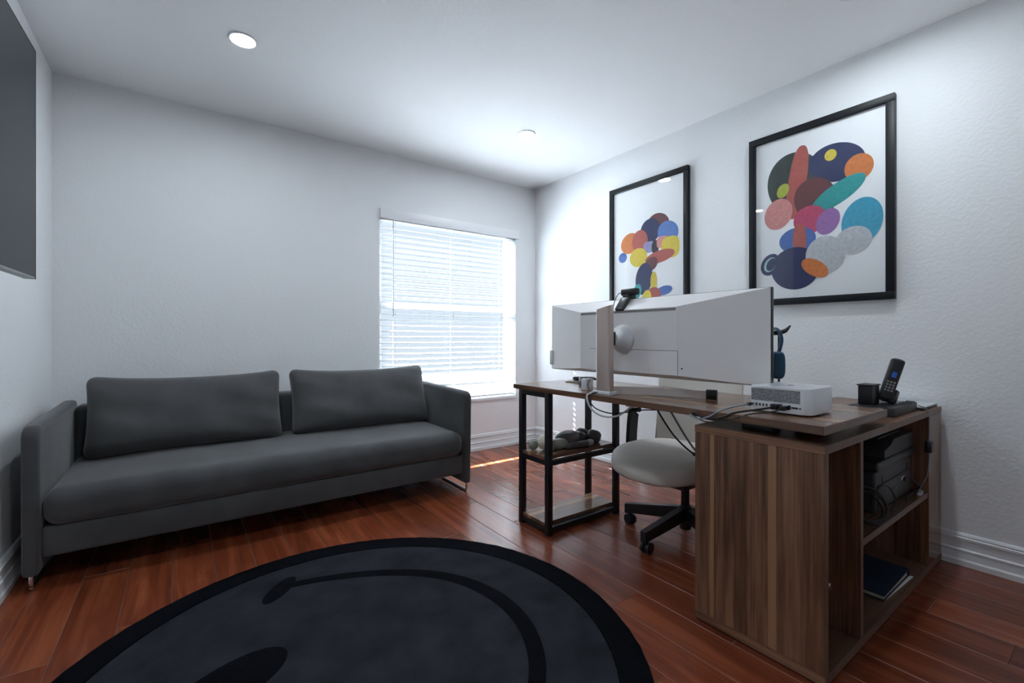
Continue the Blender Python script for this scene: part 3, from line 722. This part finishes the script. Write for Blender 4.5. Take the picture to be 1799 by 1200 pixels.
# ================================================================== in the cabinet
pr = root('printer', (2.31, .73, .344), 'bulky black all in one printer on the cabinet shelf', 'printer')
boxo('body', (2.075, 2.530, .575, .88, .344, .500), M['bplastic2'], pr, bev=.010, seg=3)
boxo('front_door', (2.10, 2.505, .5705, .576, .356, .445), M['bplastic2'], pr, bev=.002)
boxo('door_latch', (2.27, 2.31, .569, .571, .40, .408), M['bplastic'], pr, bev=.0005)
boxo('scanner_bed', (2.06, 2.540, .562, .885, .502, .536), M['bplastic'], pr, bev=.010, seg=3)
m = MB(); m.prism([(2.17, .537), (2.545, .537), (2.545, .598), (2.28, .598), (2.24, .578), (2.17, .566)], 'Y', .572, .86); m.build('document_feeder', M['bplastic2'], pr, ang=20)
boxo('feeder_tray', (2.20, 2.47, .60, .84, .600, .608), M['bplastic'], pr, bev=.002)
m = MB(); m.box(2.365, 2.405, .5680, .5702, .420, .432); m.build('maker_plate', M['white'], pr, smooth=False)
for (bx_, bz_) in ((2.15, .462), (2.46, .462)):
    boxo('hinge_slot', (bx_, bx_+.004, .5735, .576, bz_-.018, bz_+.014), M['black'], pr, bev=0)
cc = root('coiled_cable', (2.0, .585, .344), 'coiled black cable heaped in front of the printer', 'cable', 'cables around the desk')
for k, (cx_, cy_, r_, rz) in enumerate(((1.985, .560, .062, .020), (1.990, .572, .055, .012), (1.98, .566, .068, .035))):
    m = MB(); pts = []
    for i in range(49):
        a = 2*PI*i/48
        pts.append((cx_+r_*.81*math.cos(a)+.02*math.sin(a), cy_+.004-r_*.55*math.cos(a)+.025*math.sin(a), .3485+.004*k+(r_*.75)*(1+math.sin(a))))
    m.tube(pts, .0036, 8, cap=False); m.build('loop', M['rubber'], cc)
m = MB(); m.tube(bez([(2.03, .575, .39), (2.02, .562, .43), (2.07, .556, .455), (2.14, .552, .44), (2.185, .547, .40), (2.19, .545, .365), (2.165, .548, .3485)], 8), .0028, 8); m.build('tail', M['rubber'], cc)
pw = root('printer_power_cord', (2.46, .56, .344), 'black power cord lying along the shelf beside the printer', 'cable', 'cables around the desk')
m = MB(); m.tube(bez([(2.415, .566, .425), (2.44, .556, .415), (2.48, .550, .395), (2.53, .545, .372), (2.552, .56, .352), (2.50, .56, .3485), (2.40, .556, .3485), (2.36, .552, .3485)], 8), .0034, 8); m.build('cord', M['rubber'], pw)
boxo('plug', (2.385, 2.420, .560, .569, .414, .428), M['bplastic'], pw, bev=.002)
t = root('small_label_strip', (2.50, .535, .344), 'small silver strip at the front edge of the cabinet shelf', 'strip')
m = MB(); m.box(-.032, .032, -.006, .006, .0005, .010, mtx=Matrix.Translation(Vector((2.505, .540, .344))) @ Matrix.Rotation(R(4), 4, 'Z'), bev=.001); m.build('body', M['alu'], t)
for zz in (.012,):
    pass
nb = root('notebook', (2.22, .66, .034), 'thick navy notebook lying on the cabinet floor below the printer', 'notebook')
def wedge(m, x0, x1, y0, y1, z0, z1a, z1b):
    A = m.ring([(x0, y0, z0), (x1, y0, z0), (x1, y1, z0), (x0, y1, z0)]); B = m.ring([(x0, y0, z1a), (x1, y0, z1b), (x1, y1, z1b), (x0, y1, z1a)])
    m.bridge(A, B); m._f(list(reversed(A))); m._f(B)
m = MB(); wedge(m, 2.075, 2.375, .548, .78, .0365, .040, .040); m.build('back_cover', M['navy'], nb, smooth=False)
m = MB(); wedge(m, 2.080, 2.368, .552, .776, .0402, .054, .062); m.build('pages', M['cream'], nb, smooth=False)
m = MB(); A = m.ring([(2.073, .546, .0542), (2.377, .546, .0642), (2.377, .782, .0642), (2.073, .782, .0542)]); B = m.ring([(2.073, .546, .0576), (2.377, .546, .0676), (2.377, .782, .0676), (2.073, .782, .0576)]); m.bridge(A, B); m._f(list(reversed(A))); m._f(B); m.build('front_cover', M['navy'], nb, smooth=False)
boxo('spine', (2.375, 2.380, .546, .782, .0365, .0672), M['navy'], nb, bev=.001)
m = MB(); m.tube([(2.09, .66, .0592), (2.20, .66, .0628)], .0028, 8); m.build('pen', M['bplastic2'], nb)
t = root('paper_sheet', (2.25, .64, .034), 'white paper sheets poking out from under the navy notebook', 'paper')
m = MB(); m.box(-.14, .14, -.10, .10, .0004, .0022, mtx=Matrix.Translation(Vector((2.25, .642, .034))) @ Matrix.Rotation(R(-2.5), 4, 'Z')); m.build('sheets', M['paper'], t, smooth=False)

# ================================================================== cables below the desk
cable('monitor_cable', [(1.568, 1.43, DZ+.03), (1.50, 1.455, DZ+.006), (1.474, 1.46, DZ-.012), (1.478, 1.435, DZ-.065), (1.50, 1.385, DZ-.092), (1.53, 1.33, DZ-.085), (1.57, 1.285, DZ-.045), (1.62, 1.25, DZ-.030)], .0042, M['whitec'], 'white cable looping below the desk edge from the monitor stand')
cable('monitor_power_cord', [(1.568, 1.405, DZ+.02), (1.50, 1.44, DZ+.005), (1.474, 1.447, DZ-.012), (1.480, 1.42, DZ-.055), (1.51, 1.36, DZ-.075), (1.56, 1.31, DZ-.070), (1.61, 1.27, DZ-.06), (1.66, 1.19, DZ-.052), (1.70, 1.11, DZ-.032)], .0026, M['rubber'], 'black cord looping below the desk edge from the monitor stand')
cable('drooping_black_cord', [(1.60, 1.19, DZ-.028), (1.615, 1.165, DZ-.08), (1.64, 1.125, DZ-.15), (1.665, 1.08, DZ-.20), (1.685, 1.035, DZ-.23), (1.70, .99, DZ-.235)], .0036, M['rubber'], 'thick black cord drooping from the desk in front of the chair')
cable('drooping_grey_cord', [(1.645, 1.165, DZ-.028), (1.66, 1.145, DZ-.07), (1.68, 1.11, DZ-.14), (1.695, 1.07, DZ-.20), (1.705, 1.03, DZ-.235), (1.71, .99, DZ-.24)], .0040, M['greyc'], 'grey cord drooping from the desk in front of the chair')
cable('thin_black_cord', [(1.66, 1.16, DZ-.028), (1.68, 1.12, DZ-.05), (1.70, 1.085, DZ-.062), (1.715, 1.04, DZ-.085), (1.73, 1.00, DZ-.085), (1.75, .95, DZ-.092)], .0020, M['rubber'], 'thin black cord sagging towards the cabinet above the chair')
t = root('cable_tie', (1.70, 1.02, DZ-.24), 'black looped strap bundling the cords in front of the chair', 'cable tie')
m = MB()
pts = []
for i in range(33):
    a = 2*PI*i/32; pts.append((1.69+.006*math.cos(a), 1.015+.034*math.cos(a), DZ-.243+.012*math.sin(a)+.010*math.cos(a)))
m.tube(pts, .0042, 8, cap=False); m.build('strap_loop', M['rubber'], t)
m = MB(); m.tube(bez([(1.672, 1.06, DZ-.215), (1.685, 1.03, DZ-.225), (1.70, 1.0, DZ-.228), (1.715, .975, DZ-.222)], 6), .007, 8); m.build('strap_band', M['rubber'], t)

# ================================================================== abstract vinyl sculpture on the desk shelf
sc_ = root('vinyl_sculpture', (1.75, 1.87, .395), 'small grey and cream rounded sculpture lying on the desk shelf', 'sculpture')
zs = .395
m = MB(); m.ell((1.530, 1.915, zs+.0265), .028, .024, .026); m.build('pebble', M['sage'], sc_)
m = MB(); m.ell((1.583, 1.880, zs+.042), .042, .042, .0415, nu=28, nv=16); m.build('ball', M['creamv'], sc_)
m = MB(); m.ell((1.655, 1.853, zs+.0285), .055, .036, .028, Matrix.Rotation(R(-12), 4, 'Z'), e=.8); m.build('pebble', M['sage'], sc_)
m = MB(); m.ell((1.752, 1.885, zs+.0415), .085, .055, .041, Matrix.Rotation(R(4), 4, 'Z'), e=.85, nu=28, nv=14); m.build('core', M['stone'], sc_)
m = MB(); m.ell((1.835, 1.885, zs+.035), .048, .048, .0345, e=.9); m.build('core_end', M['stone2'], sc_)
m = MB(); m.ell((1.905, 1.925, zs+.036), .042, .036, .0355, Matrix.Rotation(R(15), 4, 'Y'), e=.7); m.build('block', M['stone2'], sc_)
m = MB(); m.ell((1.925, 1.850, zs+.036), .046, .036, .0355, Matrix.Rotation(R(20), 4, 'Y'), e=.7); m.build('block', M['stone2'], sc_)
m = MB(); m.tube(bez([(1.68, 1.820, zs+.019), (1.74, 1.812, zs+.0185), (1.80, 1.812, zs+.0175), (1.83, 1.812, zs+.017)], 6), [.014]+[.0175]*6+[.0170]*6+[.016]*6, 12); m.build('bar', M['stone'], sc_)
m = MB(); m.ell((1.850, 1.812, zs+.0175), .028, .019, .017, e=.8); m.build('bar_tip', plain('pale_grey_vinyl', (.42, .42, .42), .5), sc_)

# ================================================================== office chair
ch = root('office_chair', (2.03, 1.33, 0), 'cream swivel office chair with black five star base behind the desk', 'chair')
cx_, cy_ = 2.03, 1.33
for k in range(5):
    a = R(106+72*k); d = Vector((math.cos(a), math.sin(a), 0)); n_ = Vector((-d.y, d.x, 0))
    m = MB()
    def sec(r_, zc, hw_, hh_): 
        p = Vector((cx_, cy_, 0))+d*r_
        return m.ring([p-n_*hw_+Vector((0, 0, zc-hh_)), p+n_*hw_+Vector((0, 0, zc-hh_)), p+n_*hw_+Vector((0, 0, zc+hh_)), p-n_*hw_+Vector((0, 0, zc+hh_))])
    ra = [sec(.012, .128, .018, .032), sec(.12, .112, .017, .029), sec(.315, .082, .015, .024)]
    for p, q in zip(ra, ra[1:]): m.bridge(p, q)
    m._f(list(reversed(ra[0]))); m._f(ra[-1])
    m.build('base_arm', M['black'], ch, ang=20)
    p = Vector((cx_, cy_, 0))+d*.298
    w = R(106+72*k+60+35*k); ax_ = Vector((math.cos(w), math.sin(w), 0)); qv = ax_.to_track_quat('Z', 'Y').to_matrix()
    p2 = p+Vector((-ax_.y, ax_.x, 0))*.012
    m = MB()
    for s_ in (-1, 1): m.lathe([(.010, s_*.006), (.0265, s_*.007), (.028, s_*.012), (.0265, s_*.021), (.012, s_*.023)], (p2.x, p2.y, .028), 20, 'Z', qv)
    cs = m.build('caster', M['bplastic'], ch)
    m = MB(); m.tube([(p2.x-ax_.x*.006, p2.y-ax_.y*.006, .028), (p2.x+ax_.x*.006, p2.y+ax_.y*.006, .028)], .018, 12); m.tube([(p.x, p.y, .038), (p.x, p.y, .066)], .006, 8); m.build('caster_stem', M['black'], cs)
m = MB(); m.lathe([(.026, .050), (.028, .055), (.028, .165), (.020, .170), (.020, .262)], (cx_, cy_, 0), 24); m.build('gas_lift', M['black'], ch)
boxo('tilt_mechanism', (cx_-.09, cx_+.06, cy_-.055, cy_+.075, .262, .318), M['bplastic'], ch, bev=.008)
m = MB(); m.lathe([(.012, 0), (.013, .05), (.010, .06)], (cx_-.02, cy_+.0755, .288), 14, 'Y'); m.build('tilt_knob', M['bplastic'], ch)
m = MB()
m.ell((1.985, 1.40, .385), .262, .262, .068, e=.62, e2=.82, nu=48, nv=20)
for v in m.bm.verts:
    u = (v.co.x-1.985)/.262
    if u < 0: v.co.z -= .030*u*u          # waterfall front edge
    else: v.co.z += .006*u
m.build('seat', M['beige'], ch, ang=80)
m = MB()   # back: gently curved panel
nseg = 12; F = []; B = []
for j in range(9):
    z = .40+.55*j/8
    rowf, rowb = [], []
    for i in range(nseg+1):
        u = -1+2*i/nseg
        edge_ = 1-.12*max(0, (j-6)/2)**2
        yy = 1.44+u*.25*edge_; xx = 2.335-.045*u*u+.05*(j/8)**1.5
        rowf.append(m.bm.verts.new((xx-.020*(1-u**6*.7), yy, z))); rowb.append(m.bm.verts.new((xx+.012, yy, z)))
    F.append(rowf); B.append(rowb)
for j in range(8):
    for i in range(nseg):
        m._f([F[j][i], F[j][i+1], F[j+1][i+1], F[j+1][i]]); m._f([B[j][i], B[j+1][i], B[j+1][i+1], B[j][i+1]])
    m._f([F[j][0], F[j+1][0], B[j+1][0], B[j][0]]); m._f([F[j][-1], B[j][-1], B[j+1][-1], F[j+1][-1]])
for i in range(nseg):
    m._f([F[0][i], B[0][i], B[0][i+1], F[0][i+1]]); m._f([F[-1][i], F[-1][i+1], B[-1][i+1], B[-1][i]])
m.build('backrest', M['beige'], ch, ang=50)
m = MB(); m.tube([(2.30, 1.702, .385), (2.325, 1.700, .62), (2.352, 1.690, .93)], .006, 8); m.build('back_edge', M['black'], ch)
boxo('back_rim', (2.300, 2.352, 1.21, 1.685, .380, .3995), M['white'], ch, bev=.004)
m = MB(); m.tube(bez([(cx_+.05, cy_+.01, .29), (2.22, 1.38, .285), (2.335, 1.43, .33), (2.362, 1.44, .45), (2.375, 1.44, .60)], 6), .018, 10); m.build('back_support', M['black'], ch)
# armrests
for (ay, hid) in ((1.715, 0), (1.125, 1)):
    m = MB()
    s_ = 1 if ay > cy_ else -1
    yi = 1.40+s_*.19
    pts = bez([(2.08, yi, .322), (2.085, ay-s_*.01, .330), (2.09, ay, .40), (2.10, ay, .52), (2.115, ay, .575), (2.16, ay, .592), (2.26, ay, .592)], 6)
    rings = []
    for i, p in enumerate(pts):
        d = (pts[min(i+1, len(pts)-1)]-pts[max(i-1, 0)]).normalized()
        side = Vector((1, 0, 0)); 
        if abs(d.x) > .7: side = Vector((0, 0, 1))
        side = (side-d*side.dot(d)).normalized(); n2 = d.cross(side)
        rings.append(m.ring([p+side*.034+n2*.012, p-side*.034+n2*.012, p-side*.034-n2*.012, p+side*.034-n2*.012] if abs(d.x) <= .7 else [p+side*.012+n2*.03, p-side*.012+n2*.03, p-side*.012-n2*.03, p+side*.012-n2*.03]))
    rings = rings[:len(rings)-8]
    for p, q in zip(rings, rings[1:]): m.bridge(p, q)
    m._f(list(reversed(rings[0]))); m._f(rings[-1])
    m.build('armrest_post', M['black'], ch, ang=40)
    boxo('armrest_pad', (2.075, 2.29, ay-.035, ay+.035, .598, .622), M['beige'], ch, bev=.010, seg=3)

# ================================================================== framed prints (abstract colour shapes)
COL = {k: plain('ink_'+k, c, .6, bump=.2, bscale=350, var=.12, vscale=60) for k, c in dict(dark=(.03, .045, .042), coral=(.42, .10, .08), navy=(.02, .03, .10), teal=(.02, .30, .30), orange=(.62, .19, .05), pink=(.62, .26, .25), magenta=(.48, .06, .14), violet=(.30, .14, .38), cyan=(.04, .33, .50), grey=(.50, .52, .55), lime=(.40, .45, .06), yellow=(.66, .52, .06), maroon=(.13, .04, .045), blue=(.06, .14, .42), sky=(.10, .20, .50), black=(.02, .025, .03), aqua=(.35, .55, .55), lav=(.30, .28, .50)).items()}
def picture(y0, y1, z0, z1, label, shapes):
    t = root('framed_print', (XR, (y0+y1)/2, z0), label, 'picture', 'framed prints on the right wall')
    fw, dp = .036, .030
    xw = XR-.0005
    for (a0, a1, b0, b1) in ((y0, y1, z1-fw, z1), (y0, y1, z0, z0+fw), (y0, y0+fw, z0+fw+.0003, z1-fw-.0003), (y1-fw, y1, z0+fw+.0003, z1-fw-.0003)):
        boxo('frame_bar', (xw-dp, xw, a0, a1, b0, b1), M['frame'], t, bev=.002)
    boxo('paper', (xw-.012, xw-.004, y0+fw+.0003, y1-fw-.0003, z0+fw+.0003, z1-fw-.0003), M['paper'], t, bev=0)
    # shapes: coordinates 0..1 from the left (larger y) and from the top
    iw, ih = (y1-y0-2*fw), (z1-z0-2*fw)
    mats = list(dict.fromkeys(s[0] for s in shapes)); m = MB()
    for k, (cn, pts) in enumerate(shapes):
        m.mi = mats.index(cn); xk = xw-.0123-.00012*k
        vs = [m.bm.verts.new((xk, y1-fw-p[0]*iw, z1-fw-p[1]*ih)) for p in pts]; f = m._f(vs)
    m.build('print', [COL[c] for c in mats], t, smooth=False)
    boxo('glass', (xw-.0215, xw-.0195, y0+fw-.004, y1-fw+.004, z0+fw-.004, z1-fw+.004), M['pglass'], t, bev=0)
def E(x, y, a, b, deg=0, n=40, p=1.0):
    c, s_ = math.cos(R(deg)), math.sin(R(deg)); out = []
    for i in range(n):
        q = 2*PI*i/n; u = a*math.copysign(abs(math.cos(q))**p, math.cos(q)); v = b*math.copysign(abs(math.sin(q))**p, math.sin(q))*.92
        out.append((x+(u*c-v*s_), y+(u*s_+v*c)*.70))
    return out
big = [('dark', E(.34, .30, .23, .30, -20)), ('coral', E(.36, .30, .075, .34, 8, p=.8)), ('navy', E(.66, .24, .21, .17, 15)), ('lime', E(.24, .33, .05, .07, 30)), ('orange', E(.82, .30, .10, .115)), ('yellow', E(.62, .19, .045, .05)), ('maroon', E(.50, .42, .16, .20, -30)), ('teal', E(.67, .42, .22, .09, -28)), ('pink', E(.20, .47, .12, .15, 20)), ('magenta', E(.46, .54, .13, .13)), ('violet', E(.60, .57, .085, .12, 25)), ('cyan', E(.84, .60, .14, .20, 10)), ('grey', E(.78, .70, .13, .12, -10)), ('blue', E(.36, .65, .15, .12)), ('coral', E(.38, .66, .055, .17, 0, p=.8)), ('navy', E(.34, .82, .20, .20, 10)), ('grey', E(.58, .76, .15, .17, -20)), ('orange', E(.50, .83, .12, .07, 35)), ('navy', E(.13, .78, .08, .11, 30)), ('aqua', E(.13, .78, .05, .075, 30)), ('navy', E(.14, .78, .04, .065, 30))]
sm_ = [('maroon', E(.66, .34, .15, .13, 15)), ('navy', E(.55, .38, .14, .15, 20)), ('sky', E(.79, .42, .14, .13, 25)), ('orange', E(.25, .45, .14, .13, -20)), ('coral', E(.40, .45, .115, .145)), ('blue', E(.14, .56, .065, .065)), ('lav', E(.53, .51, .08, .07, 0, p=.6)), ('black', E(.62, .52, .05, .09)), ('pink', E(.72, .49, .08, .07, 0, p=.6)), ('yellow', E(.82, .54, .12, .13, 0, p=.7)), ('yellow', E(.38, .58, .13, .12)), ('coral', E(.68, .60, .20, .075, -8)), ('maroon', E(.56, .65, .10, .08, -30)), ('navy', E(.46, .76, .12, .20, 10)), ('yellow', E(.60, .79, .045, .12)), ('teal', E(.36, .86, .06, .10, 20)), ('blue', E(.74, .87, .11, .055, -10)), ('coral', E(.60, .90, .10, .10)), ('yellow', E(.50, .93, .07, .12, 10)), ('magenta', E(.60, .97, .16, .04))]
picture(1.787, 2.483, 1.180, 2.166, 'black framed print of small multicoloured abstract shapes, partly behind the monitor', sm_)
picture(.688, 1.380, 1.186, 2.174, 'black framed print of large multicoloured shapes, fully visible nearest the viewer', big)
